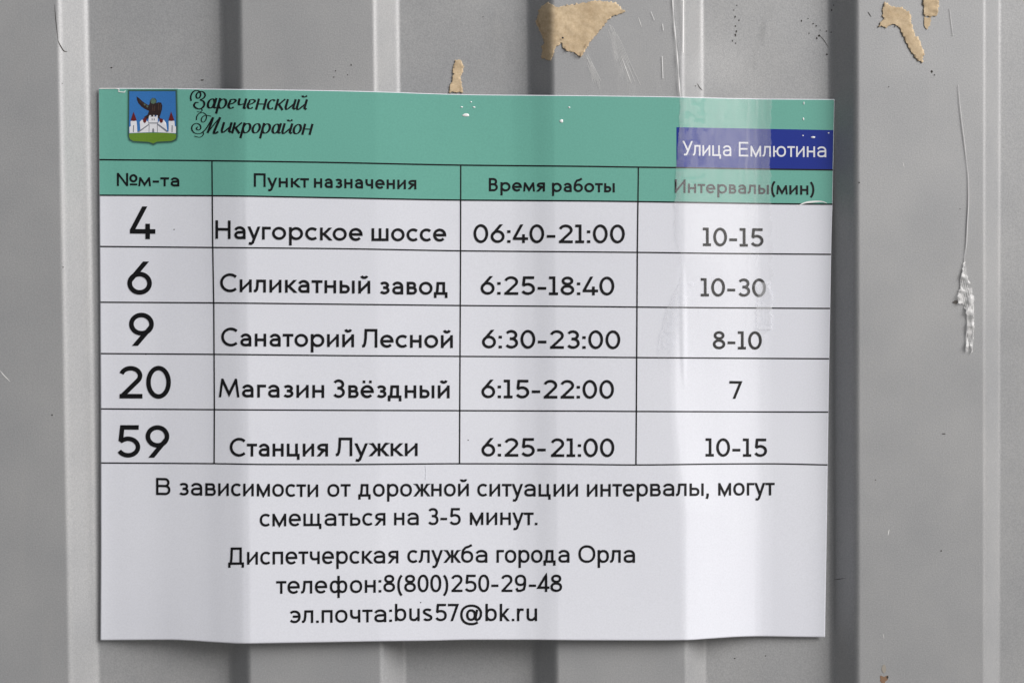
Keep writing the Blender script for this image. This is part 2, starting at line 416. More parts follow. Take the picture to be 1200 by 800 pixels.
def glyph(c, w, X, st):
    """strokes of a letter on centre lines, cap height 1; returns (strokes, ink width)"""
    h = w / 2; G = st == 'G'; I = st == 'I'
    low = lambda: X
    if c in 'оО0':
        if c == '0': W = .74 if G else .64; Y = 1
        elif c == 'О': W = 1.02; Y = 1
        else: W = .74 if G else (.60 if I else .70); Y = X
        return [ell(W/2, Y/2, W/2-h, Y/2-h+.008)], W
    if c in 'сС':
        Y = X if c == 'с' else 1; rx = (.37 if Y < 1 else .53) * (1 if G else .94) * (.85 if I else 1)
        a = 46; return [arc(rx, Y/2, rx-h, Y/2-h+.008, a, 360-a)], rx + (rx-h) * math.cos(R(a)) + h*.7
    if c in 'её':
        W = .72 if G else (.56 if I else .70)
        s = [[(h*1.2, X*.5), (W-h, X*.5)] + arc(W/2, X/2, W/2-h, X/2-h+.008, 8, 318)]
        if I: s = [[(h, X*.42), (W*.6, X*.55)] + arc(W*.5, X*.76, W*.35, X*.24-h, -20, 150)[0:] + arc(W*.5, X*.45, W*.5-h, X*.45-h, 140, 320)]
        if c == 'ё': s += [[(W*.26-h, X+.18), (W*.26+h, X+.18)], [(W*.74-h, X+.18), (W*.74+h, X+.18)]]
        return s, W
    if c == 'а':
        if I:
            W = .60; return [ell(W*.46, X/2, W*.46-h, X/2-h), [(W-h, X), (W-h-.02, .12), (W+.02, h), (W+.08, h+.06)]], W + .02
        W = .60 if G else .68
        return [arc(W*.48, X*.60, W*.52-h, X*.40-h+.008, 158, 0) + [(W-h, 0)],
                [(W-h, X*.56)] + [(W*.5, X*.54)] + arc(W*.42, (X*.54+h)/2, W*.42-h, (X*.54-h)/2, 90, 270) + [(W*.55, h), (W*.8, X*.13), (W-h, X*.30)]], W
    if c in 'рр':
        W = .74 if G else (.62 if I else .68)
        return [[(h, -.30), (h, X)], ell(W/2 + (0 if G else .0), X/2, W/2-h, X/2-h+.008)], W
    if c == 'б':
        W = .70; return [ell(W/2, X*.47, W/2-h, X*.47-h), [(h, X*.45), (h+.01, X*.72), (W*.17, X*.98), (W*.36, .87), (W*.62, 1.0-h*1.1), (W*.88, 1.0+.02)]], W
    if c in 'вВ':
        Y = X if c == 'в' else 1; W = (.56 if G else .64) if Y < 1 else (.66 if G else .80)
        return [[(h, 0), (h, Y)], bowl(h, W-h-.05, Y-h, Y*.53), bowl(h, W-h, Y*.53, h)], W
    if c in 'ьы':
        W0 = .54 if G else .60; s = [[(h, 0), (h, X)], bowl(h, W0-h, X*.57, h)]
        if c == 'ь': return s, W0
        W = W0 + .26; return s + [[(W-h, 0), (W-h, X)]], W
    if c == 'г': return [[(h, 0), (h, X-h), (.46, X-h)]], .46
    if c in 'дД':
        Y = X if c == 'д' else 1; W = .74 if Y < 1 else .94; f = -.17
        return [[(h, f), (h, h), (W-h, h), (W-h, f)], [(h+.08, h), (.19, Y*.35), (.215, Y-h), (W-.13-h, Y-h), (W-.13-h, h)]], W
    if c == 'ж':
        W = .92; m = W/2
        return [[(m, 0), (m, X)], [(.05, X), (.15, X*.92), (m-.13, X*.5), (.03, 0)], [(W-.05, X), (W-.15, X*.92), (m+.13, X*.5), (W-.03, 0)], [(m-.13, X*.51), (m+.13, X*.51)]], W
    if c in 'зЗ3':
        Y = X if c == 'з' else 1; W = (.54 if G else .58) if Y < 1 else .64
        return three(W, Y, h), W
    if c in 'иИй':
        Y = 1 if c == 'И' else X; W = .64 if Y < 1 else .82
        if I:
            W = .66
            s = [[(h, X), (h-.01, .2), (h+.05, h), (.22, h), (W-h, X*.62)], [(W-h, X), (W-h-.01, .15), (W+.01, h), (W+.08, h+.07)]]
        elif st == 'A': s = [[(h, 0), (h, Y)], [(W-h, 0), (W-h, Y)], [(h, .09), (W-h, Y-.09)]]
        else: s = [[(h, 0), (h, Y)], [(W-h, 0), (W-h, Y)], [(h, .10), (W-h, Y-.10)]]
        if c == 'й': s.append(arc(W/2 + (.04 if I else 0), X+.29, .15, .13, 195, 345))
        return s, W
    if c in 'кk':
        W = .60 if c == 'к' else .56; top = X if c == 'к' else 1
        if c == 'к': return [[(h, 0), (h, X)], [(W-.06, X), (h+.14, X*.5), (W-.03, 0)], [(h, X*.5), (h+.14, X*.5)]], W
        return [[(h, 0), (h, 1)], [(W-.06, X), (h, .22)], [(h+.14, .36), (W-.04, 0)]], W
    if c in 'лЛ':
        Y = X if c == 'л' else 1; W = .64 if Y < 1 else .82
        return [[(W-h, 0), (W-h, Y-h), (.2, Y-h), (.185, Y*.5), (.15, Y*.22), (.09, h+.01), (0, h)]], W
    if c in 'мМ':
        Y = X if c == 'м' else 1
        if G:
            W = .88 if Y < 1 else 1.10; a = .14 if Y < 1 else .20
            return [[(h, 0), (a, Y)], [(W-h, 0), (W-a, Y)], [(a-.01, Y-.05), (W/2, Y*.17), (W-a+.01, Y-.05)]], W
        W = .80 if Y < 1 else .96
        return [[(h, 0), (h, Y)], [(W-h, 0), (W-h, Y)], [(h, Y-.06), (W/2, h*.8), (W-h, Y-.06)]], W
    if c in 'нН':
        Y = X if c == 'н' else 1; W = (.62 if not I else .64) if Y < 1 else .80
        return [[(h, 0), (h, Y)], [(W-h, 0), (W-h, Y)], [(h, Y*.52), (W-h, Y*.52)]], W
    if c in 'пП':
        Y = X if c == 'п' else 1; W = .62 if Y < 1 else .80
        return [[(h, 0), (h, Y-h), (W-h, Y-h), (W-h, 0)]], W
    if c == 'т': W = .58; return [[(0, X-h), (W, X-h)], [(W/2, 0), (W/2, X-h)]], W
    if c == 'у': W = .64; return [[(h*.8, X), (W*.5, .06)], [(W-h*.8, X), (W*.5, .0), (W*.40, -.17), (W*.28, -.29+h*.8), (W*.08, -.29+h)]], W
    if c == 'У': W = .82; return [[(h*.8, 1), (W*.52, .34)], [(W-h*.8, 1), (W*.48, .22), (W*.38, h+.02), (W*.12, h)]], W
    if c == 'Е': W = .72; return [[(W, 1-h), (h, 1-h), (h, h), (W, h)], [(h, .52), (W-.06, .52)]], W
    if c == 'ф': W = 1.0; return [[(W/2, -.28), (W/2, 1)], ell(W*.29, X/2, W*.29-h, X/2-h), ell(W*.71, X/2, W*.29-h, X/2-h)], W
    if c == 'ц': W = .72; return [[(h, X), (h, h), (W-.1-h, h), (W-.1-h, X)], [(W-.1-h, h), (W-h, h), (W-h, -.18)]], W
    if c == 'ч':
        W = .58
        if I: return [[(h, X), (h, X*.62), (h+.05, X*.46), (.24, X*.42), (W-h, X*.55)], [(W-h, X), (W-h, .12), (W, h), (W+.07, h+.05)]], W
        return [[(h, X), (h, X*.62), (h+.035, X*.48), (.18, X*.39), (W*.6, X*.38), (W-h, X*.44)], [(W-h, X), (W-h, 0)]], W
    if c in 'шщ':
        W = .94; s = [[(h, X), (h, h), (W-h, h), (W-h, X)], [(W/2, X), (W/2, h)]]
        if c == 'щ': return s + [[(W-h, h), (W+.1-h, h), (W+.1-h, -.18)]], W + .1
        return s, W
    if c == 'э':
        W = .64; return [arc(W-.35, X/2, .35-h, X/2-h, 138, -138), [(W*.3, X*.51), (W-h, X*.51)]], W
    if c == 'ю': W = .98; return [[(h, 0), (h, X)], [(h, X/2), (.32, X/2)], ell(W-.36, X/2, .36-h, X/2-h)], W
    if c == 'я':
        W = .60; return [[(W-h, 0), (W-h, X-h)] + arc(.24+h, X*.71, .24, X*.29-h, 90, 270) + [(W-h, X*.42)], [(W*.55, X*.42), (W*.40, X*.30), (.05, 0)]], W
    if c == 'b': W = .68; return [[(h, 0), (h, 1)], ell(W/2, X/2, W/2-h, X/2-h)], W
    if c == 'u': W = .62; return [[(h, X), (h, X*.35)] + arc(W*.45, X*.33, W*.45-h, X*.33-h, 180, 290) + [(W-h, X*.32)], [(W-h, X), (W-h, 0)]], W
    if c == 's':
        W = .58; return [arc(W*.5, X*.74, W*.5-h-.01, X*.26-h, 28, 235) + [(W*.5, X*.5)] + arc(W*.5, X*.27, W*.5-h, X*.27-h, 50, -155)], W
    if c == 'r': W = .40; return [[(h, 0), (h, X)], [(h, X*.55), (h+.05, X*.82), (.22, X-h), (W, X-h-.01)]], W
    if c == '1':
        W = .44 if G else .4; return [[(0, 1-h), (W*.55, 1-h), (W*.55, h)], [(0, h), (W, h)]], W
    if c == '2':
        W = .70 if G else .66; r = W/2-h
        return [arc(W*.5, .70, r, .30-h, 165, -38) + [(h*1.5, h*1.25)], [(.02, h), (W, h)]], W
    if c == '4':
        W = .78 if G else .70
        if G: return [[(W*.60, 1), (h*1.35, .26)], [(.03, .235), (W, .235)], [(W*.71, .47), (W*.71, 0)]], W
        return [[(W*.72, 0), (W*.72, 1-h*.5), (h*.9, .25), (W, .25)]], W
    if c == '5':
        W = .68; cx = W*.47
        return [[(W*.93, 1-h), (W*.22, 1-h), (W*.16, .55)] + arc(cx, .325, W-cx-h, .325-h, 128, -152)], W
    if c in '69':
        W = .70 if G else .66; r = .345
        if G: s = [ell(W/2, r, W/2-h, r-h), [(W*.76, 1.0), (h+.015, .43)]]
        else: s = [ell(W/2, .33, W/2-h, .33-h), [(h, .33), (h, .60), (W*.2, .85), (W*.5, 1-h), (W*.75, .93), (W*.87, .78)]]
        if c == '9': s = [(('c', [(W-x, 1-y) for x, y in q[1]]) if q[0] == 'c' else [(W-x, 1-y) for x, y in q]) for q in s]
        return s, W
    if c == '7': W = .64; return [[(0, 1-h), (W-h, 1-h), (W*.36, 0)]], W
    if c == '8': W = .68; return [ell(W/2, .76, W*.43-h, .24-h), ell(W/2, .28, W/2-h, .28-h)], W
    if c == '(': return [arc(.62, .38, .54, .72, 128, 232)], .30
    if c == ')': return [arc(-.32, .38, .54, .72, 52, -52)], .30
    if c == '-': W = .42; return [[(0, .36), (W, .36)]], W
    if c == ':': return [[(0, .06+.02), (w*1.15, .08)], [(0, X-.08), (w*1.15, X-.08)]], w * 1.15
    if c == '.': return [[(0, h), (w*1.1, h)]], w * 1.1
    if c == ',': return [[(w*.6, w*1.05), (w*.6, .0), (w*.2, -.17)]], w * 1.2
    if c == '@':
        W = 1.34
        return [arc(W*.50, .36, W*.5-h, .60-h, -52, -345, 30) + [(W*.93, .30), (W*.86, .14), (W*.76, .06), (W*.70, .10), (W*.70, .26), (W*.76, .66)], ell(W*.49, .35, .23, .27)], W
    if c == '№':
        W = 1.42; return [[(h, 0), (h, 1)], [(.70, 0), (.70, 1)], [(h, .97), (.70, .03)], ell(1.12, .60, .25-h*.6, .30-h*.8), [(.88, .13), (1.38, .13)]], W
    raise KeyError(c)
ROUND = set('оОсСеёбэ068')
def word(mb, text, x0, x1, yb0, yb1, cap, w=.15, xh=.69, st='G', surf=on_poster, lift=.00025, slant=0, nib=None):
    """set a word so that its ink runs from x0 to x1 on the base line yb0..yb1 (photo pixels)"""
    items = []; x = 0; SQ[0] = .90 if st == 'A' else 1.0
    for i, c in enumerate(text):
        if c == ' ': x += .32; continue
        s, W = glyph(c, w, xh, st)
        lsb = .055 if c in ROUND else (.02 if c in 'уУ47лЛдтТ' else .095)
        if c in ':-.,()1': lsb = .07
        if st == 'I': lsb *= .55
        if c in 'мМ' and st != 'I': lsb = .035 if st == 'G' else lsb
        if i == 0: lsb = 0
        x += lsb; items.append((c, s, x)); x += W
        rsb = .055 if c in ROUND or c in 'сзврья235' else (.01 if c in 'уУгткж47' else .095)
        if c in 'мМ' and st == 'G': rsb = .03
        if c == '№': rsb = -.02
        if c in ':-.,()1': rsb = .07
        if st == 'I': rsb *= .55
        if i < len(text) - 1: x += rsb
    total = x; wp = w * cap; sx = (x1 - x0 - wp) / (total - w)      # scale the centre lines, keep the pen
    k = 0
    for c, strokes, ox in items:
        for q in strokes:
            closed = q[0] == 'c'; pts = q[1] if closed else q
            out = []
            for (a, b) in pts:
                gx = ox + a - w / 2; px = x0 + wp / 2 + gx * sx + slant * b * cap
                t = (px - x0) / max(1, x1 - x0)
                out.append((px, yb0 + (yb1 - yb0) * t - b * cap))
            thin = sum(1 for _ in ())  # strokes keep one weight
            ww = nib(wp) if nib else wp
            if c in 'иИ№мМж' and len(pts) == 2 and pts[0][0] != pts[1][0] and not nib: ww = wp * .86
            lv = lambda b: min(abs(b), abs(b - xh), abs(b - 1)) < .02
            fl_ = (False, False) if closed or nib else (lv(pts[0][1]), lv(pts[-1][1]))
            ribbon(mb, out, ww, surf, lift + (k % 7) * .000006, closed, step=2.5, flat=fl_)
            k += 1
def text(items, name='lettering', parent=poster, material=M_INK, label=None, **k):
    mb = MB()
    for it in items: word(mb, *it, **k)
    o = mb.build(name, material, parent, smooth=True, label=label)
    return pk(o) if parent is poster else o

text([('№м-та', 137, 210.2, 218, 218.6, 15.3)], w=.16, label='route number column heading')
text([('Пункт', 297.5, 362, 219, 220, 16), ('назначения', 368, 488, 220, 222, 16)], w=.157, label='destination column heading')
text([('Время', 573, 638.7, 224.2, 224.6, 15.6), ('работы', 647, 720.5, 225, 225.5, 15.6)], w=.16, label='working hours column heading')
text([('Интервалы(мин)', 790.8, 954.5, 226, 228.5, 15.8)], w=.152, label='interval column heading')
for t, x0, x1, y, cap in (('4', 151.2, 182, 280, 38.2), ('6', 149.3, 178, 345.2, 39), ('9', 151.3, 180.3, 405, 38.8), ('20', 139.5, 200.3, 466.6, 38), ('59', 137.5, 198.4, 535.8, 38)):
    text([(t, x0, x1, y, y + .2, cap)], name='route_number', w=.140, label='large black route number ' + t)
G = dict(w=.144)
for row in (
    [('Наугорское', 252.5, 425, 279.8, 282.3, 21.7), ('шоссе', 435.5, 523, 282.4, 283, 21.7)],
    [('Силикатный', 258, 434, 342, 344, 21.8), ('завод', 445, 524.5, 344.8, 345.4, 21.8)],
    [('Санаторий', 259.3, 415, 405.5, 406.6, 21.8), ('Лесной', 424.5, 530.8, 407, 407.6, 21.8)],
    [('Магазин', 256.3, 380, 465.2, 466, 21.8), ('Звёздный', 390.5, 527, 466, 466.4, 21.8)],
    [('Станция', 269.3, 384.5, 534.6, 534.4, 21.8), ('Лужки', 393.8, 489.5, 534.2, 534, 21.8)],
    [('06:40-21:00', 555, 732.3, 284.6, 285, 21.8)], [('6:25-18:40', 563.3, 720, 345.2, 346, 21.8)],
    [('6:30-23:00', 565, 727, 408, 408.9, 21.8)], [('6:15-22:00', 564.3, 719.6, 466.3, 467, 21.8)],
    [('6:25-', 564.3, 639.5, 534.6, 534.8, 21.8), ('21:00', 645.5, 720, 535, 535.2, 21.8)],
    [('10-15', 823.8, 894.8, 288.3, 289.2, 21.6)], [('10-30', 821.3, 897.7, 347.2, 347.8, 21.4)],
    [('8-10', 835.5, 892.8, 409, 409.4, 21.2)], [('7', 855, 869.5, 467, 467.2, 20.8)], [('10-15', 827, 899, 534.6, 535, 21.4)]):
    text(row, label='table entry reading ' + ' '.join(r[0] for r in row), **G)
A = dict(w=.136, xh=.735, st='A')
for row in (
    [('В', 183, 199.8, 579.5, 579.8, 20), ('зависимости', 210, 373, 580, 582, 20), ('от', 383.8, 411, 581.6, 581.5, 20), ('дорожной', 420, 549.5, 581.4, 581, 20),
     ('ситуации', 559.5, 677.5, 581.2, 581.4, 20), ('интервалы,', 688, 831, 581.6, 580.6, 20), ('могут', 841.8, 908, 580.3, 580, 20)],
    [('смещаться', 304.5, 451.8, 616.4, 615.2, 20), ('на', 462, 490.8, 615, 614.8, 20), ('3-5', 501.8, 540, 614.8, 614.8, 20), ('минут.', 550.8, 630, 614.6, 614.8, 20)],
    [('Диспетчерская', 267.5, 467, 661.3, 659.5, 20.3), ('служба', 477.5, 571.3, 659, 658.8, 20.3), ('города', 582, 667.5, 658.8, 658.8, 20.3), ('Орла', 678, 744.3, 658.8, 658.9, 20.3)],
    [('телефон:', 323.8, 447, 695.3, 693.8, 20.3), ('8(800)250-29-48', 449.5, 658.8, 693.2, 693, 20.3)],
    [('эл.почта:', 339.3, 459.5, 729.6, 728.3, 20.3), ('bus57@bk.ru', 463, 629.5, 727.2, 727.2, 20.3)]):
    text(row, label='notice line beginning with ' + row[0][0] + (' ' + row[1][0] if len(row) > 1 else ''), **A)
text([('Улица', 800, 857, 182.3, 183.2, 17), ('Емлютина', 865.8, 968.3, 183.4, 184.4, 17)], parent=plate, material=M_WHITE, label='white street name lettering', w=.115, xh=.735, st='A', lift=.00025)

# title in a cursive hand: thick down strokes, thin up strokes, swash capitals
def nibf(wp):
    def f(d, t):
        d = d.normalized() if d.length else Vector((1, 0)); a = math.atan2(-d.y, d.x)
        return wp * (.42 + .78 * abs(math.sin(a + R(-8))) ** 1.3)
    return f
def smooth_path(pts, k=6, closed=False):
    out = []; P = [Vector(p) for p in pts]; n = len(P)
    for i in range(n - 1):
        p0 = P[max(0, i-1)]; p1 = P[i]; p2 = P[i+1]; p3 = P[min(n-1, i+2)]
        for j in range(k):
            t = j / k
            out.append(.5 * ((2*p1) + (p2-p0)*t + (2*p0-5*p1+4*p2-p3)*t*t + (3*p1-p0-3*p2+p3)*t**3))
    out.append(P[-1]); return out
mb = MB()
Ik = dict(w=.135, xh=.74, st='I', slant=.27, nib=nibf)
word(mb, 'ареченский', 241, 357.5, 127.8, 129.6, 17.5, **Ik)
word(mb, 'икрорайон', 258, 364, 156.2, 158.2, 17.5, **Ik)
def traced(pts, wp, lift=.00027):
    p = [(210 + x / 6.667, 95 + y / 6.667) for x, y in pts]
    ribbon(mb, smooth_path(p), (lambda d, t: wp * (.5 + .7 * abs((d.normalized() if d.length else d).y))), on_poster, lift, step=1.5)
traced([(94,156),(90,125),(103,92),(130,74),(157,82),(168,105),(160,128),(145,136),(133,122),(140,98),(166,82),(193,90),(203,112),(190,135),(162,148)], 1.6)
traced([(162,148),(188,158),(197,182),(183,208),(155,219),(128,209),(116,190),(128,170),(152,168)], 2.0, .00028)
traced([(172,216),(180,230),(166,242),(140,239)], .9, .00029)
traced([(134,305),(140,272),(162,251),(192,250),(213,272),(208,304),(188,322),(173,310),(180,284),(208,268),(250,276)], 1.1)
traced([(262,283),(228,345),(200,385),(165,410),(125,408),(100,382),(104,348),(135,331),(163,345),(168,370),(150,384),(134,372),(146,358)], 1.3, .00028)
traced([(186,392),(188,420),(160,440),(118,430)], 1.0, .00029)
traced([(266,284),(243,350),(222,406)], 2.2, .0003)
traced([(226,400),(280,330),(322,284)], 1.2, .00031)
traced([(320,284),(292,352),(272,400),(282,409),(306,396)], 2.4, .00032)
pk(mb.build('title_lettering', M_INK, poster, label='black cursive title with swash capitals'))

# coat of arms
crest = bpy.data.objects.new('coat_of_arms', None); COL.objects.link(crest); crest.parent = poster
crest.matrix_parent_inverse = PINV; crest.location = ray(179, 137, 0); bpy.context.view_layer.update()
CINV = crest.matrix_world.inverted()
def cz(pts): return [(140 + x / 10, 95 + y / 10) for x, y in pts]
def cpoly(name, polys, material, lift, grid=6):
    m = MB()
    for i, p in enumerate(polys): poly(m, cz(p), on_poster, lift + i * .000004, grid)
    o = m.build(name, material, crest); o.matrix_parent_inverse = CINV; return o
shield = lambda g: [(112-g,118-g),(660+g,118-g),(668+g,400),(668+g,650),(655+g,690+g*.5),(610,712+g),(440,720+g),(395,742+g),(345,722+g),(160,712+g),(122-g,690+g*.5),(108-g,640),(110-g,400)]
cpoly('drop_shadow', [shield(26)], M_SHADE3, .000105); cpoly('drop_shadow', [shield(18)], M_SHADE2, .000115); cpoly('drop_shadow', [shield(11)], M_SHADE, .000125)
cpoly('shield_field', [[(116,122),(655,122),(662,400),(662,625),(112,625)]], M_SKYB, .00015)
cpoly('green_base', [[(112,615),(250,608),(395,604),(540,608),(664,618),(664,660),(650,685),(605,704),(440,712),(395,733),(345,714),(165,704),(128,685),(112,655)]], M_GREEN, .00017)
cpoly('eagle', [[(200,182),(235,205),(262,232),(300,262),(340,285),(352,270),(360,225),(385,200),(415,202),(435,225),(432,262),(455,250),(490,255),(502,290),(497,340),(482,390),(470,425),(488,452),(455,440),(430,400),(400,440),(350,425),(300,470),(290,420),(330,395),(345,352),(300,330),(255,300),(222,262),(205,225)]], M_BROWN, .00019)
cpoly('wing_feather', [[(228,215),(240,222),(262,262),(250,255)],[(262,245),(274,252),(300,292),(286,286)],[(300,272),(312,280),(330,318),(318,312)],[(455,265),(463,262),(462,330),(452,350)],[(476,268),(484,272),(482,330),(472,352)],[(385,290),(392,288),(396,350),(386,356)],[(410,290),(418,292),(412,352),(402,352)]], M_FEATH, .0002)
cpoly('eagle_head', [[(362,232),(385,203),(412,205),(430,232),(424,258),(395,270),(372,262)], [(290,262),(305,275),(300,290),(286,280)], [(320,285),(338,296),(330,312),(316,300)]], M_HEAD, .00021)
cpoly('castle_wall', [[(118,610),(116,540),(132,528),(130,470),(200,468),(206,528),(210,600),(345,505),(338,470),(345,420),(352,402),(372,402),(374,420),(392,420),(394,400),(412,402),(414,420),(432,420),(436,402),(448,404),(450,470),(445,500),(575,598),(578,530),(576,470),(645,468),(648,525),(662,538),(662,612),(395,600)],
    [(245,575),(238,480),(262,455),(330,470),(345,505)], [(450,500),(462,470),(520,455),(545,490),(560,580)]], M_WHITE, .00023)
cpoly('castle_shading', [[(206,600),(345,503),(352,512),(230,602)], [(445,500),(572,596),(552,600),(440,512)], [(338,488),(450,488),(450,500),(338,500)], [(160,520),(172,520),(168,600),(158,600)], [(612,520),(624,520),(622,600),(610,600)],
    [(384,600),(384,566),(394,552),(406,566),(406,600)], [(345,510),(352,510),(350,600),(343,600)], [(440,510),(447,510),(449,600),(442,600)], [(378,440),(388,440),(388,462),(378,462)], [(402,440),(412,440),(412,462),(402,462)]], M_GREYL, .00026)
cpoly('red_roof', [[(165,360),(202,460),(168,470),(132,460)], [(605,358),(642,460),(608,470),(574,460)], [(275,445),(300,425),(320,440),(312,480),(295,496),(278,480)], [(470,445),(490,440),(512,450),(505,485),(485,494),(470,475)]], M_RED, .00029)

# poster's trapped air and raised lines, their glints painted white
def dome(px, py, rx, ry, hgt, surf, lift, material, name, parent, **k):
    v = [surf(px, py, lift + hgt)]; f = []; rings = 4; seg = 14
    for r in range(1, rings + 1):
        a = r / rings * math.pi / 2
        for s in range(seg):
            t = s / seg * 2 * math.pi; wob = 1 + .18 * math.sin(3 * t + px)
            v.append(surf(px + rx * math.sin(a) * math.cos(t) * wob, py + ry * math.sin(a) * math.sin(t), lift + hgt * math.cos(a)))
    for s in range(seg): f.append((0, 1 + (s+1) % seg, 1 + s))
    for r in range(rings - 1):
        for s in range(seg):
            a = 1 + r * seg + s; b = 1 + r * seg + (s+1) % seg; f.append((a, b, b + seg, a + seg))
    f = [tuple(reversed(q)) for q in f]
    return link(name, v, f, material, parent, **k)
for (x, y, rx, ry) in ((546,135,4,1.9),(541,125.6,1.5,.9),(555.4,125.8,1.6,.9),(552,119.6,1.1,.7),(658,142,2.2,2.0),(667,126,1.2,.9),(953,161,2.6,1.2),(941.5,139.5,1,1.6),(942,121,.7,1.8),(941,159,1,.7),(971,156,1,.8)):
    pk(dome(x, y, rx, ry, .0004, on_poster, .0001, M_GLINT, 'air_bubble', poster))
mb = MB(); ribbon(mb, smooth_path([(934,241.8),(943,237.8),(953,236.4),(963,236.2),(969,238.2)]), lambda d, t: 1.9 * math.sin(math.pi * min(.97, max(.06, t))) + .3, on_poster, .0004, step=1.5)
pk(mb.build('film_edge_glint', M_GLINT, poster))
mb = MB(); ribbon(mb, [(498.6,545),(499.4,553),(498.8,562)], .5, on_poster, .0003); pk(mb.build('scratch', M_WHITE, poster))
mb = MB(); ribbon(mb, [(117,103.9),(136,103.8),(139.5,104.6),(139.2,107.6),(145.8,108.2),(147,106.4)], .9, on_poster, .0004, step=2); pk(mb.build('film_edge_glint', M_GLINT, poster))
for x, y in ((548.6,515.5),(204,269),(493,705.5),(171,415)):
    pk(dome(x, y, .7, .7, .00005, on_poster, .0001, M_SPECK, 'dirt_speck', poster))

# ---------------------------------------------------------------- clear tape, from the fence down over the poster
def on_tape(px, py, lift=0.0):
    yt = cubic_table(TOP, px)
    pf = on_fence(px, py); yf = pf.y - .0003
    yp = -(poster_d(px, min(760, max(yt, py))) + .00045)
    t = min(1, max(0, (py - (yt - 120)) / 119)); t = t * t * (3 - 2 * t)
    return ray(px, py, yf * (1 - t) + yp * t - lift)
TL = [(-30,785),(0,788),(30,791),(70,796.5),(112,797),(150,796),(200,792),(240,791),(280,790.5),(296,797),(330,797.5),(338,792),(350,786),(370,779),(405,771),(430,771),(452,776)]
TR = [(-30,903),(112,904),(200,903),(300,905),(330,904),(385,906),(390,897),(452,892)]
tv = []; tf = []; painted_glare = []; shine = []; NX = 44; ys = []
y = -30.0
while y <= 452: ys.append(y); y += 1.5
for y in ys:
    jl = 1.8 * noise.noise(Vector((1, y * .09, 0))) + 1.2 * noise.noise(Vector((1, y * .31, 2)))
    jr = 3.0 * noise.noise(Vector((9, y * .07, 0))) + 2.6 * noise.noise(Vector((4, y * .25, 2))) + 2.2 * noise.noise(Vector((6, y * .8, 2)))
    if y < 100: jl *= .3
    a = lerp_table(TL, y) + jl; b = lerp_table(TR, y) + jr
    for i in range(NX + 1):
        s = i / NX; x = a + (b - a) * s
        tv.append(on_tape(x, y, .00005 * noise.noise(Vector((x * .12, y * .03, 7)))))
        m = 0.0  # whitening that paints the glare over the poster
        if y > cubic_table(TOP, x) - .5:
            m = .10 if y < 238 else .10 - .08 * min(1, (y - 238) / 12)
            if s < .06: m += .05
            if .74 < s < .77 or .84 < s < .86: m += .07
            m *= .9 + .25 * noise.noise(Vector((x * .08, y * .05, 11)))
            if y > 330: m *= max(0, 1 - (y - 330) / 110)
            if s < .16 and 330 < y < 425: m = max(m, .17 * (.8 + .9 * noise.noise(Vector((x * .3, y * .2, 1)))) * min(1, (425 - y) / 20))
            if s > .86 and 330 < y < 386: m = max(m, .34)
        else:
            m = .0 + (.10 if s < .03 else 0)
        painted_glare.append(max(0, m))
        on = min(1, max(0, (y - cubic_table(TOP, x) + 1) / 2.5))
        shine.append((.016 + (.066 if y < 238 else .040) * on * (1 + .5 * noise.noise(Vector((x * .45, y * .02, 21))) - (.9 if s < .3 and noise.noise(Vector((x * .11, y * .16, 5))) > .12 and y < 215 else 0))) * min(1, max(0, (448 - y - 22 * abs(noise.noise(Vector((x * .07, 3, 3))))) / 70)))
n = NX + 1
tf = [(j*n+i, (j+1)*n+i, (j+1)*n+i+1, j*n+i+1) for j in range(len(ys)-1) for i in range(NX)]
tape = link('adhesive_tape', tv, tf, M_TAPE, None, label='wide clear tape strip with glare painted in, holding the right side of the timetable', cat='tape')
at = tape.data.attributes.new('painted_glare', 'FLOAT', 'POINT'); at.data.foreach_set('value', painted_glare)
at = tape.data.attributes.new('shine', 'FLOAT', 'POINT'); at.data.foreach_set('value', shine)
mb = MB()
ribbon(mb, [(788.2,-5),(789.5,20),(792,45),(794.2,70),(796.2,100),(797.3,113)], lambda d, t: .9 + .5 * math.sin(t * 23), on_tape, .0003, step=3)
mb.build('tape_edge_glint', M_GLINT, tape)  # white strip painting the glint along the edge
mb = MB()
for pts, w in (([(801,0),(801.2,40),(801,62)], .6), ([(776.5,28),(777.5,36)], .7), ([(776,66),(777,92)], .8), ([(763,14),(767,24)], .5)):
    ribbon(mb, pts, w, on_tape if pts[0][0] > 790 else on_fence, .0004)
mb.build('strand_and_glare', M_GLINT, tape)  # white strips; the long one over the tape paints a glare line

# ---------------------------------------------------------------- torn brown paper left on the fence
def scrap(outline, seed, label, thick=.00012, jit=.0002, curl=None):
    m = MB(); o = rough_outline(outline, 1.9, .9, seed); poly(m, o, on_fence, .0004, 3.0, jit)
    ob = m.build('torn_paper', M_KRAFT, None, label=label, cat='paper scrap', group='brown paper scraps stuck to the fence')
    s = ob.modifiers.new('thickness', 'SOLIDIFY'); s.thickness = thick; s.offset = -1
    return ob
s1 = scrap([(642,3),(652,9),(668,6),(700,1),(722,3),(733,14),(716,20),(706,32),(692,49),(688,56),(681,67),(673,62),(662,59),(657,50),(650,58),(645,72),(634,68),(637,46),(628,26),(632,10)], 2, 'large torn brown paper scrap above the middle of the poster')
mb = MB()
for pts in ([(628,24),(631,32),(635,40),(638,41)], [(681,66),(685,57),(690,50)], [(664,52),(666,60),(674,61),(679,65)]):
    ribbon(mb, smooth_path(pts), lambda d, t: 1.2 + math.sin(t * 9), on_fence, .0012, step=1.5)
mb.build('torn_edge', M_CORE, s1)
ob = dome(659.5, 44.5, 1.3, 1.2, .0002, on_fence, .0012, M_SPECK, 'pin_hole', s1)
